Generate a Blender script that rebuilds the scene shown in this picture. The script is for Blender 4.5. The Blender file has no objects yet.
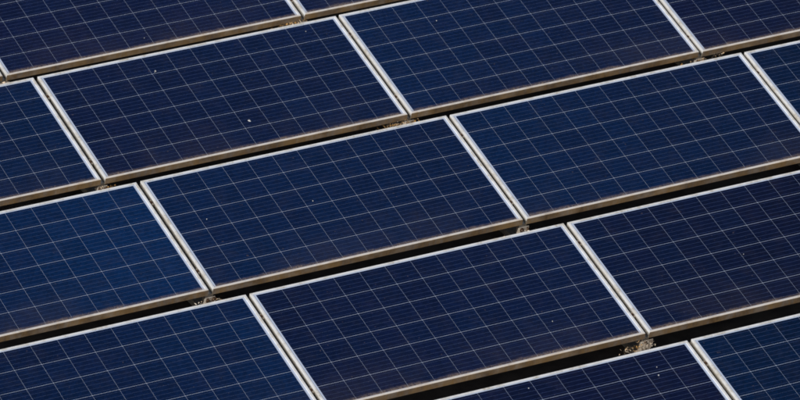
import bpy, bmesh, math, random
from mathutils import Matrix, Vector, Euler
random.seed(11)
R = math.radians
scene = bpy.context.scene
col = scene.collection

# ------------------------------------------------------------------ camera
H = 0.17                       # height of a panel's low edge (top of frame) above the roof
TILT = R(12.581)               # panel tilt
PITCH = 1.4518                 # row to row
GAP = 0.0256                   # between neighbouring panels
L, D, T = 1.956, 0.992, 0.040  # panel length, depth, frame height
cam_d = bpy.data.cameras.new('camera')
cam = bpy.data.objects.new('camera', cam_d)
col.objects.link(cam)
right = Vector((0.89131473, -0.45286959, 0.02161453))
down = Vector((-0.19583522, -0.42755384, -0.88252268))
fwd = Vector((0.40890906, 0.78237258, -0.46977285))
m = Matrix((right, -down, -fwd)).transposed().to_4x4()
m.translation = Vector((-11.92543639, -25.04829953, 15.34676049 + H))
cam.matrix_world = m
cam_d.sensor_width = 36.0
cam_d.lens = 256.08
cam_d.clip_end = 1000.0
cam_d.dof.use_dof = True
cam_d.dof.focus_distance = 32.0
cam_d.dof.aperture_fstop = 5.6
scene.camera = cam

# ------------------------------------------------------------------ sky, sun, exposure
SUN_EL, SUN_AZ = R(39), R(-113)        # azimuth from +Y towards +X: from the left, a little in front of the rows
w = bpy.data.worlds.new('World')
scene.world = w
w.use_nodes = True
nt = w.node_tree
nt.nodes.clear()
sky = nt.nodes.new('ShaderNodeTexSky')
sky.sky_type = 'NISHITA'
sky.sun_disc = False
sky.sun_elevation = SUN_EL
sky.sun_rotation = SUN_AZ
bg = nt.nodes.new('ShaderNodeBackground')
bg.inputs['Strength'].default_value = 0.06
wo = nt.nodes.new('ShaderNodeOutputWorld')
nt.links.new(sky.outputs[0], bg.inputs[0])
nt.links.new(bg.outputs[0], wo.inputs[0])
sd = bpy.data.lights.new('sun', 'SUN')
sd.energy = 4.0
sd.angle = R(0.53)
sd.color = (1.0, 0.955, 0.88)
sun = bpy.data.objects.new('sun', sd)
col.objects.link(sun)
sdir = Vector((math.sin(SUN_AZ) * math.cos(SUN_EL), math.cos(SUN_AZ) * math.cos(SUN_EL), math.sin(SUN_EL)))
sun.rotation_euler = sdir.to_track_quat('Z', 'Y').to_euler()
sun.location = sdir * 60
vs = scene.view_settings
vs.view_transform = 'Standard'
vs.look = 'None'
vs.exposure = 0.08
vs.gamma = 1.0
vs.use_curve_mapping = False
scene.cycles.filter_width = 1.7


# ------------------------------------------------------------------ material helpers
class NT:
    def __init__(s, name):
        s.m = bpy.data.materials.new(name)
        s.m.use_nodes = True
        s.t = s.m.node_tree
        s.t.nodes.clear()
        s.out = s.n('ShaderNodeOutputMaterial')
        s.p = s.n('ShaderNodeBsdfPrincipled')
        s.l(s.p.outputs[0], s.out.inputs['Surface'])

    def n(s, kind, **kw):
        x = s.t.nodes.new(kind)
        for k, v in kw.items():
            setattr(x, k, v)
        return x

    def l(s, a, b):
        s.t.links.new(a, b)

    def put(s, sock, v):
        if hasattr(v, 'is_output') or isinstance(v, bpy.types.NodeSocket):
            s.l(v, sock)
        else:
            sock.default_value = v

    def math(s, op, a, b=0.0, c=0.0, clamp=False):
        x = s.n('ShaderNodeMath', operation=op, use_clamp=clamp)
        s.put(x.inputs[0], a)
        s.put(x.inputs[1], b)
        s.put(x.inputs[2], c)
        return x.outputs[0]

    def ramp(s, v, a, b, lo=0.0, hi=1.0):
        x = s.n('ShaderNodeMapRange', interpolation_type='SMOOTHSTEP')
        s.put(x.inputs['Value'], v)
        x.inputs['From Min'].default_value = a
        x.inputs['From Max'].default_value = b
        x.inputs['To Min'].default_value = lo
        x.inputs['To Max'].default_value = hi
        return x.outputs['Result']

    def mix(s, f, a, b):
        x = s.n('ShaderNodeMix', data_type='RGBA')
        s.put(x.inputs['Factor'], f)
        s.put(x.inputs['A'], a if not isinstance(a, tuple) else (*a, 1.0)[:4])
        s.put(x.inputs['B'], b if not isinstance(b, tuple) else (*b, 1.0)[:4])
        return x.outputs['Result']

    def noise(s, vec, scale, detail=4.0, rough=0.55):
        x = s.n('ShaderNodeTexNoise')
        if vec is not None:
            s.l(vec, x.inputs['Vector'])
        x.inputs['Scale'].default_value = scale
        x.inputs['Detail'].default_value = detail
        x.inputs['Roughness'].default_value = rough
        return x.outputs['Fac']

    def attr(s, name):
        x = s.n('ShaderNodeAttribute', attribute_type='OBJECT', attribute_name=name)
        return x.outputs['Fac']

    def bump(s, h, strength, dist):
        x = s.n('ShaderNodeBump')
        x.inputs['Strength'].default_value = strength
        x.inputs['Distance'].default_value = dist
        s.l(h, x.inputs['Height'])
        s.l(x.outputs[0], s.p.inputs['Normal'])


def dust_on_glass(k, base_col, rough_base):
    """Thin dust film: a silt line along the low edge of each panel, a fine veil above it, blotches."""
    tc = k.n('ShaderNodeTexCoord')
    sep = k.n('ShaderNodeSeparateXYZ')
    k.l(tc.outputs['Object'], sep.inputs[0])
    geo = k.n('ShaderNodeNewGeometry')
    v = k.math('ADD', sep.outputs['Y'], k.attr('panel_v'))          # metres up from the panel's low edge
    n_edge = k.noise(geo.outputs['Position'], 9.0, 6.0, 0.65)
    n_fine = k.noise(geo.outputs['Position'], 120.0, 3.0, 0.6)
    n_big = k.noise(geo.outputs['Position'], 2.3, 3.0, 0.5)
    vv = k.math('SUBTRACT', v, k.math('MULTIPLY', k.math('SUBTRACT', n_edge, 0.5), 0.05))
    silt = k.ramp(vv, 0.050, 0.008)
    silt = k.math('MULTIPLY', silt, k.ramp(n_fine, 0.25, 0.7, 0.10, 0.75))
    veil = k.math('MULTIPLY', k.ramp(v, 0.40, 0.0), k.ramp(n_big, 0.35, 0.7, 0.0, 0.028))
    allov = k.ramp(n_edge, 0.45, 0.75, 0.000, 0.014)
    speck = k.math('MULTIPLY', k.ramp(k.noise(geo.outputs['Position'], 55.0, 1.0), 0.75, 0.80), 0.12)
    f = k.math('MAXIMUM', silt, k.math('ADD', veil, k.math('ADD', allov, speck)), clamp=True)
    c = k.mix(f, base_col, (0.33, 0.245, 0.17))
    k.l(c, k.p.inputs['Base Color'])
    k.put(k.p.inputs['Roughness'], k.math('ADD', rough_base, k.math('MULTIPLY', f, 0.5), clamp=True))
    return sep


def mat_cell():
    k = NT('polycrystalline cell under glass')
    tc = k.n('ShaderNodeTexCoord')
    sep = k.n('ShaderNodeSeparateXYZ')
    k.l(tc.outputs['Object'], sep.inputs[0])
    # crystal grains
    oi = k.n('ShaderNodeObjectInfo')
    off = k.n('ShaderNodeVectorMath', operation='ADD')
    k.l(tc.outputs['Object'], off.inputs[0])
    cmb = k.n('ShaderNodeCombineXYZ')
    k.l(k.math('MULTIPLY', oi.outputs['Random'], 37.0), cmb.inputs['X'])
    k.l(k.math('MULTIPLY', oi.outputs['Random'], 91.0), cmb.inputs['Y'])
    k.l(cmb.outputs[0], off.inputs[1])
    vor = k.n('ShaderNodeTexVoronoi', voronoi_dimensions='2D')
    vor.inputs['Scale'].default_value = 70.0
    vor.inputs['Randomness'].default_value = 1.0
    k.l(off.outputs[0], vor.inputs['Vector'])
    grain = k.n('ShaderNodeSeparateColor')
    k.l(vor.outputs['Color'], grain.inputs[0])
    tint = k.attr('tint')                                            # 0 blue .. 1 violet: batch colour, with sheen painted along each panel
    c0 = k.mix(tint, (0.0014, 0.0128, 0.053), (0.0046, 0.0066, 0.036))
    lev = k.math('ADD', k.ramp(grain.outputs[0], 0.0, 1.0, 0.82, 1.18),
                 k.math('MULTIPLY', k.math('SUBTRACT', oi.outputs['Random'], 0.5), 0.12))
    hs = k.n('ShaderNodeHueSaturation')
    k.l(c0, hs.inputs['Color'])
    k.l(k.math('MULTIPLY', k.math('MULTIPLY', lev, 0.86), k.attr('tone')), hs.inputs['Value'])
    # five busbars along the panel's long side (shared by all cells of a string)
    yy = k.math('DIVIDE', k.math('ADD', sep.outputs['Y'], 0.078), 0.0312)
    fr = k.math('ABSOLUTE', k.math('SUBTRACT', k.math('FRACT', yy), 0.5))
    bar = k.math('LESS_THAN', fr, 0.022)
    c1 = k.mix(k.math('MULTIPLY', bar, 0.75), hs.outputs[0], (0.060, 0.085, 0.17))
    dust_on_glass(k, c1, 0.06)
    k.p.inputs['IOR'].default_value = 1.42
    return k.m


def mat_glass():
    k = NT('glass over white backsheet')
    dust_on_glass(k, (0.41, 0.47, 0.60), 0.06)
    k.p.inputs['IOR'].default_value = 1.42
    return k.m


def mat_frame():
    k = NT('weathered anodised aluminium')
    tc = k.n('ShaderNodeTexCoord')
    geo = k.n('ShaderNodeNewGeometry')
    n1 = k.noise(geo.outputs['Position'], 14.0, 6.0, 0.65)
    n2 = k.noise(geo.outputs['Position'], 90.0, 4.0, 0.6)
    f = k.math('MULTIPLY', k.ramp(n1, 0.42, 0.68), k.ramp(n2, 0.3, 0.7, 0.3, 0.9))
    c = k.mix(f, (0.86, 0.86, 0.86), (0.44, 0.38, 0.28))
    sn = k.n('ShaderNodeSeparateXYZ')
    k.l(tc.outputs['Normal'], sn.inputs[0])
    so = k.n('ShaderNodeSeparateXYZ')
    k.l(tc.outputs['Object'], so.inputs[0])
    slot_shade = k.math('MULTIPLY', k.ramp(sn.outputs['Y'], -0.5, -0.9),
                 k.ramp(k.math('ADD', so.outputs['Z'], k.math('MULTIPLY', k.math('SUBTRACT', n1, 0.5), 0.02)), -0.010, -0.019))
    c = k.mix(k.math('MULTIPLY', slot_shade, k.ramp(n2, 0.3, 0.7, 0.75, 0.95)), c, (0.13, 0.110, 0.075))  # slot shade painted into the grimy lower half of the outer faces
    k.l(c, k.p.inputs['Base Color'])
    k.p.inputs['Metallic'].default_value = 0.28
    k.l(k.math('ADD', k.math('MULTIPLY', f, 0.3), 0.36), k.p.inputs['Roughness'])
    return k.m


def mat_low_rail():
    """Low rail: rain has carried silt over it, so its outer face is caked in tan dirt with runs."""
    k = NT('aluminium rail caked with washed-down silt')
    tc = k.n('ShaderNodeTexCoord')
    geo = k.n('ShaderNodeNewGeometry')
    sep = k.n('ShaderNodeSeparateXYZ')
    k.l(tc.outputs['Normal'], sep.inputs[0])
    n1 = k.noise(geo.outputs['Position'], 11.0, 6.0, 0.65)
    mp = k.n('ShaderNodeMapping')
    mp.inputs['Scale'].default_value = (60.0, 60.0, 8.0)
    k.l(geo.outputs['Position'], mp.inputs['Vector'])
    n2 = k.noise(mp.outputs[0], 1.0, 4.0, 0.6)
    face = k.ramp(sep.outputs['Y'], -0.4, -0.9)
    f = k.math('MULTIPLY', face, k.ramp(k.math('ADD', k.math('MULTIPLY', n1, 0.6), k.math('MULTIPLY', n2, 0.4)), 0.32, 0.60, 0.72, 1.0))
    f = k.math('MAXIMUM', f, k.ramp(n1, 0.42, 0.72, 0.12, 0.65))
    n3 = k.noise(geo.outputs['Position'], 4.5, 3.0, 0.6)
    dirt = k.mix(k.ramp(n2, 0.3, 0.7), (0.125, 0.072, 0.030), (0.27, 0.175, 0.085))
    dirt = k.mix(k.ramp(n3, 0.42, 0.66, 0.0, 0.75), dirt, (0.40, 0.25, 0.10))
    c = k.mix(f, (0.78, 0.74, 0.69), dirt)
    k.l(c, k.p.inputs['Base Color'])
    k.l(k.math('SUBTRACT', 0.25, k.math('MULTIPLY', f, 0.25)), k.p.inputs['Metallic'])
    k.l(k.math('ADD', k.math('MULTIPLY', f, 0.4), 0.42), k.p.inputs['Roughness'])
    k.bump(n2, 0.25, 0.002)
    return k.m


def mat_plain(name, a, b, rough=0.6, metal=0.0, scale=20.0, bump=0.0):
    k = NT(name)
    geo = k.n('ShaderNodeNewGeometry')
    n1 = k.noise(geo.outputs['Position'], scale, 5.0, 0.6)
    k.l(k.mix(k.ramp(n1, 0.3, 0.7), a, b), k.p.inputs['Base Color'])
    k.p.inputs['Roughness'].default_value = rough
    k.p.inputs['Metallic'].default_value = metal
    if bump:
        k.bump(n1, bump, 0.01)
    return k.m


def mat_litter():
    k = NT('dry leaf')
    oi = k.n('ShaderNodeObjectInfo')
    at = k.n('ShaderNodeAttribute', attribute_type='GEOMETRY', attribute_name='leaf_tone')
    x = k.n('ShaderNodeValToRGB')
    x.color_ramp.elements[0].color = (0.16, 0.085, 0.035, 1)
    x.color_ramp.elements[1].color = (0.60, 0.54, 0.46, 1)
    e = x.color_ramp.elements.new(0.55)
    e.color = (0.47, 0.27, 0.08, 1)
    k.l(at.outputs['Fac'], x.inputs[0])
    k.l(x.outputs[0], k.p.inputs['Base Color'])
    k.p.inputs['Roughness'].default_value = 0.75
    return k.m


M = dict(cell=mat_cell(), glass=mat_glass(), frame=mat_frame(), low=mat_low_rail(), litter=mat_litter(),
         rail=mat_plain('dull galvanised rail', (0.34, 0.33, 0.30), (0.50, 0.48, 0.44), 0.5, 0.3, 30),
         foot=mat_plain('dusty aluminium foot', (0.22, 0.18, 0.14), (0.44, 0.40, 0.35), 0.6, 0.15, 60),
         bolt=mat_plain('rusty bolt', (0.035, 0.018, 0.010), (0.11, 0.055, 0.025), 0.7, 0.3, 160),
         clamp=mat_plain('oxidised clamp', (0.16, 0.13, 0.10), (0.30, 0.26, 0.21), 0.6, 0.3, 120),
         dropping=mat_plain('bird dropping', (0.30, 0.30, 0.30), (0.58, 0.58, 0.57), 0.8, 0.0, 200),
         ground=mat_plain('dusty roof felt', (0.070, 0.050, 0.036), (0.135, 0.10, 0.072), 0.95, 0.0, 7, 0.4))


# ------------------------------------------------------------------ mesh helpers
def link(name, me, mat=None, parent=None, loc=(0, 0, 0), rot=(0, 0, 0)):
    o = bpy.data.objects.new(name, me)
    col.objects.link(o)
    if mat is not None and not me.materials:
        me.materials.append(mat)
    o.parent = parent
    o.location = loc
    o.rotation_euler = rot
    return o


def mesh(name, verts, faces, smooth=False):
    me = bpy.data.meshes.new(name)
    me.from_pydata(verts, [], faces)
    bm = bmesh.new()
    bm.from_mesh(me)
    bmesh.ops.recalc_face_normals(bm, faces=bm.faces)
    bm.to_mesh(me)
    bm.free()
    if smooth:
        for p in me.polygons:
            p.use_smooth = True
    return me


def box(x0, x1, y0, y1, z0, z1, bev=0.0, name='box'):
    bm = bmesh.new()
    bmesh.ops.create_cube(bm, size=1.0)
    for v in bm.verts:
        v.co = Vector(((x0 + x1) / 2 + v.co.x * (x1 - x0), (y0 + y1) / 2 + v.co.y * (y1 - y0), (z0 + z1) / 2 + v.co.z * (z1 - z0)))
    if bev:
        bmesh.ops.bevel(bm, geom=bm.edges[:], offset=bev, segments=2, affect='EDGES', profile=0.6)
    me = bpy.data.meshes.new(name)
    bm.to_mesh(me)
    bm.free()
    return me


def hex_bolt(name, r, h, washer=True):
    """hexagon head on a washer, axis +Z from z=0"""
    bm = bmesh.new()
    if washer:
        bmesh.ops.create_cone(bm, cap_ends=True, segments=16, radius1=r * 1.55, radius2=r * 1.5, depth=h * 0.3,
                              matrix=Matrix.Translation((0, 0, h * 0.15)))
    bmesh.ops.create_cone(bm, cap_ends=True, segments=6, radius1=r, radius2=r * 0.96, depth=h * 0.8,
                          matrix=Matrix.Translation((0, 0, h * 0.65)))
    me = bpy.data.meshes.new(name)
    bm.to_mesh(me)
    bm.free()
    return me


def tag(o, label=None, category=None, group=None, kind=None):
    if label:
        o['label'] = label
    if category:
        o['category'] = category
    if group:
        o['group'] = group
    if kind:
        o['kind'] = kind
    return o


# ------------------------------------------------------------------ roof surface below the array
gv, gf, N = [], [], 40
S0, S1 = -60.0, 60.0
for j in range(N + 1):
    for i in range(N + 1):
        gv.append((S0 + (S1 - S0) * i / N, S0 + (S1 - S0) * j / N, 0.0))
for j in range(N):
    for i in range(N):
        a = j * (N + 1) + i
        gf.append((a, a + 1, a + N + 2, a + N + 1))
tag(link('ground', mesh('ground', gv, gf), M['ground']), 'dark dusty flat surface in shade below the solar panels', 'ground', kind='structure')

# ------------------------------------------------------------------ one solar panel: frame rails, glass sheet, 12 x 6 cells
# panel space: x along the long side 0..L, y up the slope 0..D from the low edge, z=0 on top of the frame
LIP = 0.014
prof = [(0.0, -T), (0.0, -0.0012), (0.0012, 0.0), (LIP - 0.0008, 0.0), (LIP, -0.0008), (LIP, -0.0075), (0.0025, -0.0075), (0.0025, -T + 0.002), (0.028, -T + 0.002), (0.028, -T)]


def rail_mesh(name, length):
    n = len(prof)
    vs_ = [(s, s, z) for s, z in prof] + [(length - s, s, z) for s, z in prof]
    fs = [(i, (i + 1) % n, n + (i + 1) % n, n + i) for i in range(n)]
    fs += [tuple(range(n)), tuple(range(2 * n - 1, n - 1, -1))]
    return mesh(name, vs_, fs)


me_long = rail_mesh('long_rail', L)
me_low = rail_mesh('low_rail', L)
me_short = rail_mesh('short_rail', D)
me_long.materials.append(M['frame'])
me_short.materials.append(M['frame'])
me_low.materials.append(M['low'])
me_glass = box(0.0030, L - 0.0030, 0.0030, D - 0.0030, -0.0074, -0.0044, name='glass_sheet')
me_glass.materials.append(M['glass'])
CX, CY, PX, PY = 0.15725, 0.1568, 0.1584, 0.1588
hx, hy, ch = CX / 2, CY / 2, 0.0016
oct_ = [(-hx + ch, -hy), (hx - ch, -hy), (hx, -hy + ch), (hx, hy - ch), (hx - ch, hy), (-hx + ch, hy), (-hx, hy - ch), (-hx, -hy + ch)]
me_cell = mesh('solar_cell', [(x, y, 0.0) for x, y in oct_] + [(x, y, -0.0006) for x, y in oct_],
               [tuple(range(8)), tuple(range(15, 7, -1))] + [(i, (i + 1) % 8, 8 + (i + 1) % 8, 8 + i) for i in range(8)])
me_cell.materials.append(M['cell'])
MX = (L - 12 * PX + (PX - CX)) / 2
MY = (D - 6 * PY + (PY - CY)) / 2

DX = {1: 0.0145, 2: 0.0049, 3: 0.0066, 4: 0.0, 5: -0.026}
DY = {1: -0.0026, 2: 0.0011, 3: 0.0012, 4: 0.0048, 5: -0.0045}


def base(row, k):
    return Vector((k * (L + GAP) + DX[row], -(row - 3) * PITCH + DY[row], H))


def solar_panel(row, k, label, tint, tint2, tone, tone2):
    root = bpy.data.objects.new('solar_panel', None)
    col.objects.link(root)
    root.empty_display_size = 0.2
    root.location = base(row, k) + Vector((random.uniform(-0.0015, 0.0015), random.uniform(-0.002, 0.002), random.uniform(-0.0015, 0.0015)))
    root.rotation_euler = (TILT + R(random.uniform(-0.12, 0.12)), R(random.uniform(-0.04, 0.04)), R(random.uniform(-0.05, 0.05)))
    tag(root, label, 'solar panel', 'solar panels mounted in tilted rows')
    link('frame_rail', me_low, None, root)['label'] = 'low long rail of the frame, its face caked in tan dirt'
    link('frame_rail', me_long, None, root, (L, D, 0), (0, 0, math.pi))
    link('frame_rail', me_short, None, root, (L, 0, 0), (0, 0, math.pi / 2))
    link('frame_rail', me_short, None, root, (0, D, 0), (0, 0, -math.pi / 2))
    g = link('glass_sheet', me_glass, None, root)
    g['panel_v'] = 0.0
    for j in range(6):
        for i in range(12):
            y = MY + CY / 2 + j * PY
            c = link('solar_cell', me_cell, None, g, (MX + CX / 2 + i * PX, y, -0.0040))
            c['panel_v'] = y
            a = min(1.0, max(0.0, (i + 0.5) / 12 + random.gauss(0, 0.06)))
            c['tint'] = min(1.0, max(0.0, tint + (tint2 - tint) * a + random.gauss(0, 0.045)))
            c['tone'] = (tone + (tone2 - tone) * a) * random.uniform(0.97, 1.03)  # cell brightness: sheen along the panel and right-hand light falloff painted in
    return root


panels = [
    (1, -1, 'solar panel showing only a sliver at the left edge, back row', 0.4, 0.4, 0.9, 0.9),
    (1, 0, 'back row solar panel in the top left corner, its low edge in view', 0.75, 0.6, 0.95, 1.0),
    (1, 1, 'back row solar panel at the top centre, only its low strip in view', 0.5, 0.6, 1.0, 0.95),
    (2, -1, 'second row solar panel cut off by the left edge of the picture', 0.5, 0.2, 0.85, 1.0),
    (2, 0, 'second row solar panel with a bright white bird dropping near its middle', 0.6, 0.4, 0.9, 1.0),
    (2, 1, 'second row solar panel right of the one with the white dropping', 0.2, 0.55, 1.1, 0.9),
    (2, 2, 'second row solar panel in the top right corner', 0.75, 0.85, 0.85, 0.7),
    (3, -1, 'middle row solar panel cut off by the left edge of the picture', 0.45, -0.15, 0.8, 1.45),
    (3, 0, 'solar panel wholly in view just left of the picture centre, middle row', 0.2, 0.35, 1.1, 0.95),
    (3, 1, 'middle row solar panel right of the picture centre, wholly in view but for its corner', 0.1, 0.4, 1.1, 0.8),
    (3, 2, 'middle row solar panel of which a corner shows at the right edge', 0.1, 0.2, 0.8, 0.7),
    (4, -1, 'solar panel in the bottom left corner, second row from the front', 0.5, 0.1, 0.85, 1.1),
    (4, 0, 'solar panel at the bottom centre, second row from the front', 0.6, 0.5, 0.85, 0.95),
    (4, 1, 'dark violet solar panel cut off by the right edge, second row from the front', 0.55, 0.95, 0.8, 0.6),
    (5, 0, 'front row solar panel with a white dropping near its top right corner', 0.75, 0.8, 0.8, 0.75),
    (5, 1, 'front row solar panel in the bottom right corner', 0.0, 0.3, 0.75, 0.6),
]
ROOT = {}
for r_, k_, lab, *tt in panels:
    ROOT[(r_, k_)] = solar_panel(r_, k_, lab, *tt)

# ------------------------------------------------------------------ racks under the joints (sloping rail, feet, clamps in the slot)
ct, st = math.cos(TILT), math.sin(TILT)
me_slope = box(-0.024, 0.024, 0.012, D - 0.02, -T - 0.043, -T - 0.0015, 0.002, 'sloping_rail')
me_plug = box(-0.0105, 0.0105, -0.022, 0.022, -T, -0.015, 0.001, 'mid_clamp')
me_bolt = hex_bolt('bolt', 0.0072, 0.0070)
me_bolt2 = hex_bolt('foot_bolt', 0.0085, 0.009)
me_plate = box(-0.030, 0.030, -0.006, -0.001, -0.004 - 0.086, -T - 0.003, 0.002, 'front_plate')
me_base = box(-0.045, 0.045, -0.13, 1.02, -H + 0.001, -H + 0.041, 0.003, 'base_rail')
zt = D * st - T - 0.05
me_post = box(-0.020, 0.020, 0.86, 0.90, -H + 0.041, 0.88 / ct * st - T - 0.030, 0.002, 'rear_post')
me_stub = box(-0.030, 0.030, 0.004, 0.050, -H + 0.041, -T - 0.020, 0.002, 'front_foot')
for me_, mt in ((me_slope, 'rail'), (me_plug, 'clamp'), (me_bolt, 'bolt'), (me_bolt2, 'bolt'), (me_plate, 'foot'), (me_base, 'foot'), (me_post, 'rail'), (me_stub, 'foot')):
    me_.materials.append(M[mt])


def rack(row, k, label):
    b = base(row, k)
    root = bpy.data.objects.new('mounting_rack', None)
    col.objects.link(root)
    root.location = (b.x - GAP / 2, b.y, H)
    tag(root, label, 'mounting rack', 'mounting racks under the panel joints')
    sl = link('sloping_rail', me_slope, None, root, (0, 0, 0), (TILT, 0, 0))
    for v in (0.175, 0.815):
        v += random.uniform(-0.012, 0.012)
        p = link('mid_clamp', me_plug, None, root, (0, v * ct, v * st), (TILT, 0, 0))
        link('bolt', me_bolt, None, p, (random.uniform(-0.001, 0.001), 0, -0.015), (0, 0, random.uniform(0, 1)))
    link('base_rail', me_base, None, root)
    link('rear_post', me_post, None, root)
    fp = link('front_foot', me_stub, None, root)
    pl = link('front_plate', me_plate, None, root, (random.uniform(-0.006, 0.006), 0, 0))
    for sx in (-1, 1):
        link('bolt', me_bolt2, None, pl, (sx * 0.018, -0.006, -0.060), (math.pi / 2, 0, random.uniform(0, 1)))
    return root


joints = [
    (1, 0, 'aluminium rack under the panel joint at the left edge, back row'),
    (1, 1, 'aluminium rack under the panel joint at the top, back row'),
    (2, 0, 'aluminium rack under the left joint of the second row'),
    (2, 1, 'aluminium rack under the second row joint at the top centre'),
    (2, 2, 'aluminium rack under the second row joint near the top right corner'),
    (3, 0, 'aluminium rack with whitish foot under the left joint of the middle row'),
    (3, 1, 'aluminium rack with whitish foot under the middle row joint at the picture centre'),
    (3, 2, 'aluminium rack under the middle row joint at the right edge'),
    (4, 0, 'aluminium rack under the joint at the bottom, left of centre'),
    (4, 1, 'aluminium rack under the joint at the lower right'),
    (5, 1, 'aluminium rack under the front row joint at the bottom right'),
]
for r_, k_, lab in joints:
    rack(r_, k_, lab)


# ------------------------------------------------------------------ leaf litter wedged at the feet of the joints
def litter(row, k, label, spots, seed):
    """spots: (dx from joint, dy in front of the low edge, z below the frame top, spread x, count, tone, size)"""
    rnd = random.Random(seed)
    b = base(row, k)
    verts, faces, tones = [], [], []
    for dx, dy, dz, sx, cnt, tone, size in spots:
        for q in range(cnt):
            c = Vector((dx + rnd.gauss(0, sx), dy + rnd.gauss(0, 0.010), dz + rnd.uniform(-0.022, 0.010)))
            ln = size * rnd.uniform(0.45, 1.7)
            wd = ln * rnd.choice((rnd.uniform(0.06, 0.16), rnd.uniform(0.2, 0.45)))
            e = Euler((rnd.uniform(-1.0, 1.0), rnd.uniform(-0.9, 0.9), rnd.uniform(0, 6.28)))
            curl = rnd.uniform(0.1, 0.5) * ln
            i0 = len(verts)
            for a, hw, up in ((-0.5, 0.12, 0.0), (-0.2, 0.9, -0.5), (0.15, 1.0, -0.6), (0.5, 0.05, 0.2)):
                for s in (-1, 0, 1):
                    p = Vector((a * ln, s * hw * wd * 0.5, up * curl * 0.5 + (abs(s) * 0.25 * wd)))
                    p.rotate(e)
                    verts.append(tuple(p + c))
            for rr in range(3):
                for ss in range(2):
                    a0 = i0 + rr * 3 + ss
                    faces.append((a0, a0 + 1, a0 + 4, a0 + 3))
            tones += [min(1, max(0, rnd.gauss(tone, 0.12)))] * 12
    me = bpy.data.meshes.new('leaf_litter')
    me.from_pydata(verts, [], faces)
    at = me.attributes.new('leaf_tone', 'FLOAT', 'POINT')
    at.data.foreach_set('value', tones)
    o = link('leaf_litter', me, M['litter'], None, (b.x - GAP / 2, b.y, H))
    tag(o, label, 'leaf litter', 'leaf litter caught at the feet of the joints', 'stuff')


litter(1, 1, 'golden dry leaf litter below the joint at the top, back row',
       [(-0.15, -0.055, -0.020, 0.040, 80, 0.62, 0.018), (-0.04, -0.035, -0.034, 0.02, 26, 0.75, 0.018), (-0.09, -0.03, -0.036, 0.03, 18, 0.3, 0.018), (0.01, -0.012, -0.03, 0.010, 14, 0.6, 0.014)], 1)
litter(2, 1, 'golden dry leaf litter below the second row joint at the top centre',
       [(-0.13, -0.052, -0.028, 0.05, 90, 0.60, 0.015), (-0.05, -0.040, -0.028, 0.025, 40, 0.72, 0.013), (0.02, -0.03, -0.036, 0.015, 20, 0.6, 0.016)], 2)
litter(2, 2, 'tan dry leaf litter below the second row joint near the top right corner',
       [(-0.03, -0.045, -0.034, 0.03, 46, 0.75, 0.012), (0.09, -0.035, -0.016, 0.022, 18, 0.82, 0.011), (-0.16, -0.045, -0.042, 0.04, 18, 0.55, 0.012)], 3)
litter(2, 0, 'pale grey litter below the left joint of the second row',
       [(-0.02, -0.035, -0.046, 0.022, 34, 0.9, 0.012), (0.03, -0.02, -0.046, 0.014, 18, 0.2, 0.018)], 4)
litter(3, 0, 'pale litter beside the foot of the left joint of the middle row',
       [(-0.09, -0.045, -0.052, 0.018, 18, 0.85, 0.013), (0.02, -0.02, -0.058, 0.025, 18, 0.9, 0.011), (0.05, -0.02, -0.056, 0.012, 9, 0.2, 0.016)], 5)
litter(3, 1, 'pale litter beside the foot of the middle row joint at the picture centre',
       [(-0.17, -0.045, -0.058, 0.05, 20, 0.7, 0.012), (0.01, -0.03, -0.056, 0.025, 26, 0.9, 0.011)], 6)
litter(4, 1, 'fluffy whitish tuft of litter below the joint at the lower right',
       [(-0.02, -0.045, -0.048, 0.020, 120, 0.95, 0.010), (-0.15, -0.045, -0.052, 0.018, 34, 0.85, 0.010), (-0.09, -0.03, -0.055, 0.03, 30, 0.35, 0.014), (-0.05, -0.03, -0.030, 0.02, 16, 0.7, 0.012)], 7)
litter(1, 0, 'tan litter below the panel joint at the left edge, back row',
       [(-0.03, -0.04, -0.034, 0.02, 30, 0.7, 0.018)], 8)


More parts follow.
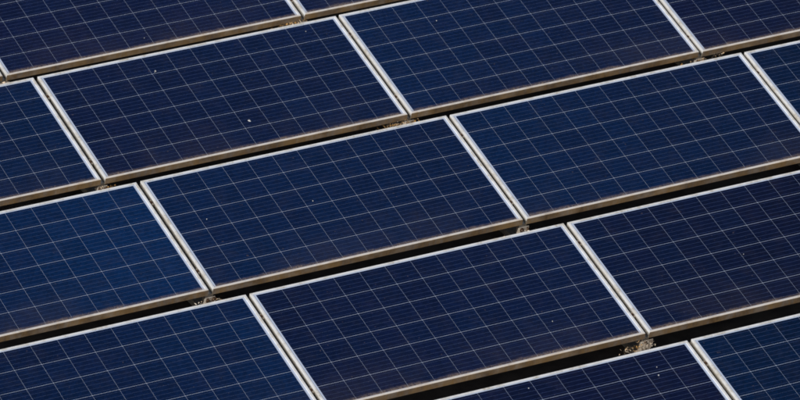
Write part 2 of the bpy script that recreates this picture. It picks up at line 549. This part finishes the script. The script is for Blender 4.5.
# ------------------------------------------------------------------ bird droppings on the glass
def dropping(row, k, x, y, r, label, seed, lobes=2):
    rnd = random.Random(seed)
    verts, faces = [], []
    for q in range(lobes):
        cx, cy = (0, 0) if q == 0 else (rnd.uniform(-1.8, 1.8) * r, rnd.uniform(-2.4, -1.2) * r)
        rr = r if q == 0 else r * rnd.uniform(0.35, 0.6)
        n = 14
        i0 = len(verts)
        ph = [rnd.uniform(0.75, 1.2) for _ in range(n)]
        for ring, (f, z) in enumerate(((1.0, 0.0), (0.8, 0.0012), (0.4, 0.0024))):
            for i in range(n):
                a = 2 * math.pi * i / n
                verts.append((cx + math.cos(a) * rr * f * ph[i], cy + math.sin(a) * rr * f * ph[i] * 1.15, z))
        verts.append((cx, cy, 0.0027))
        for ring in range(2):
            for i in range(n):
                a, b2 = i0 + ring * n + i, i0 + ring * n + (i + 1) % n
                faces.append((a, b2, b2 + n, a + n))
        for i in range(n):
            faces.append((i0 + 2 * n + i, i0 + 2 * n + (i + 1) % n, len(verts) - 1))
    o = link('bird_dropping', mesh('bird_dropping', verts, faces, True), M['dropping'])
    p = ROOT[(row, k)]
    o.matrix_world = Matrix.LocRotScale(p.location, p.rotation_euler, None) @ Matrix.Translation((x, y, -0.0038))
    tag(o, label, 'bird dropping', 'bird droppings on the panels')


DROPS = [
    (2, 0, 1.0305, 0.2370, 0.0085, 'bright white bird dropping, largest speck on the glass, second row panel', 1),
    (2, 0, 0.6930, 0.8340, 0.0055, 'pair of pale specks by a grid line, left part of second row panel', 2),
    (2, 0, 1.7190, 0.9110, 0.0028, 'small pale speck near the top right corner of second row panel', 1),
    (5, 0, 1.6720, 0.7900, 0.0050, 'white dropping just below a grid line on the front row panel', 1),
    (5, 0, 1.6940, 0.8520, 0.0030, 'faint speck above the white dropping on the front row panel', 1),
    (5, 0, 0.9460, 0.9190, 0.0034, 'small white speck under the top edge of the front row panel', 1),
    (2, 1, 0.5489, 0.7653, 0.0032, 'small pale speck on the panel at the top centre', 1),
    (4, 0, 1.5083, 0.2592, 0.0026, 'smeared grey speck on the right part of the bottom centre panel', 2),
    (4, 1, 0.8364, 0.4336, 0.0026, 'lone small speck on the dark violet panel at the right', 1),
    (1, 0, 0.9434, 0.0904, 0.0022, 'small speck near the low edge of the top left panel', 1),
    (3, 0, 0.8713, 0.5293, 0.0034, 'small white speck near the middle of the centre left panel', 1),
    (3, 0, 0.2237, 0.5706, 0.0028, 'faint speck near the left end of the centre left panel', 2),
]
for i_, d_ in enumerate(DROPS):
    dropping(*d_[:6], 100 + i_, d_[6])
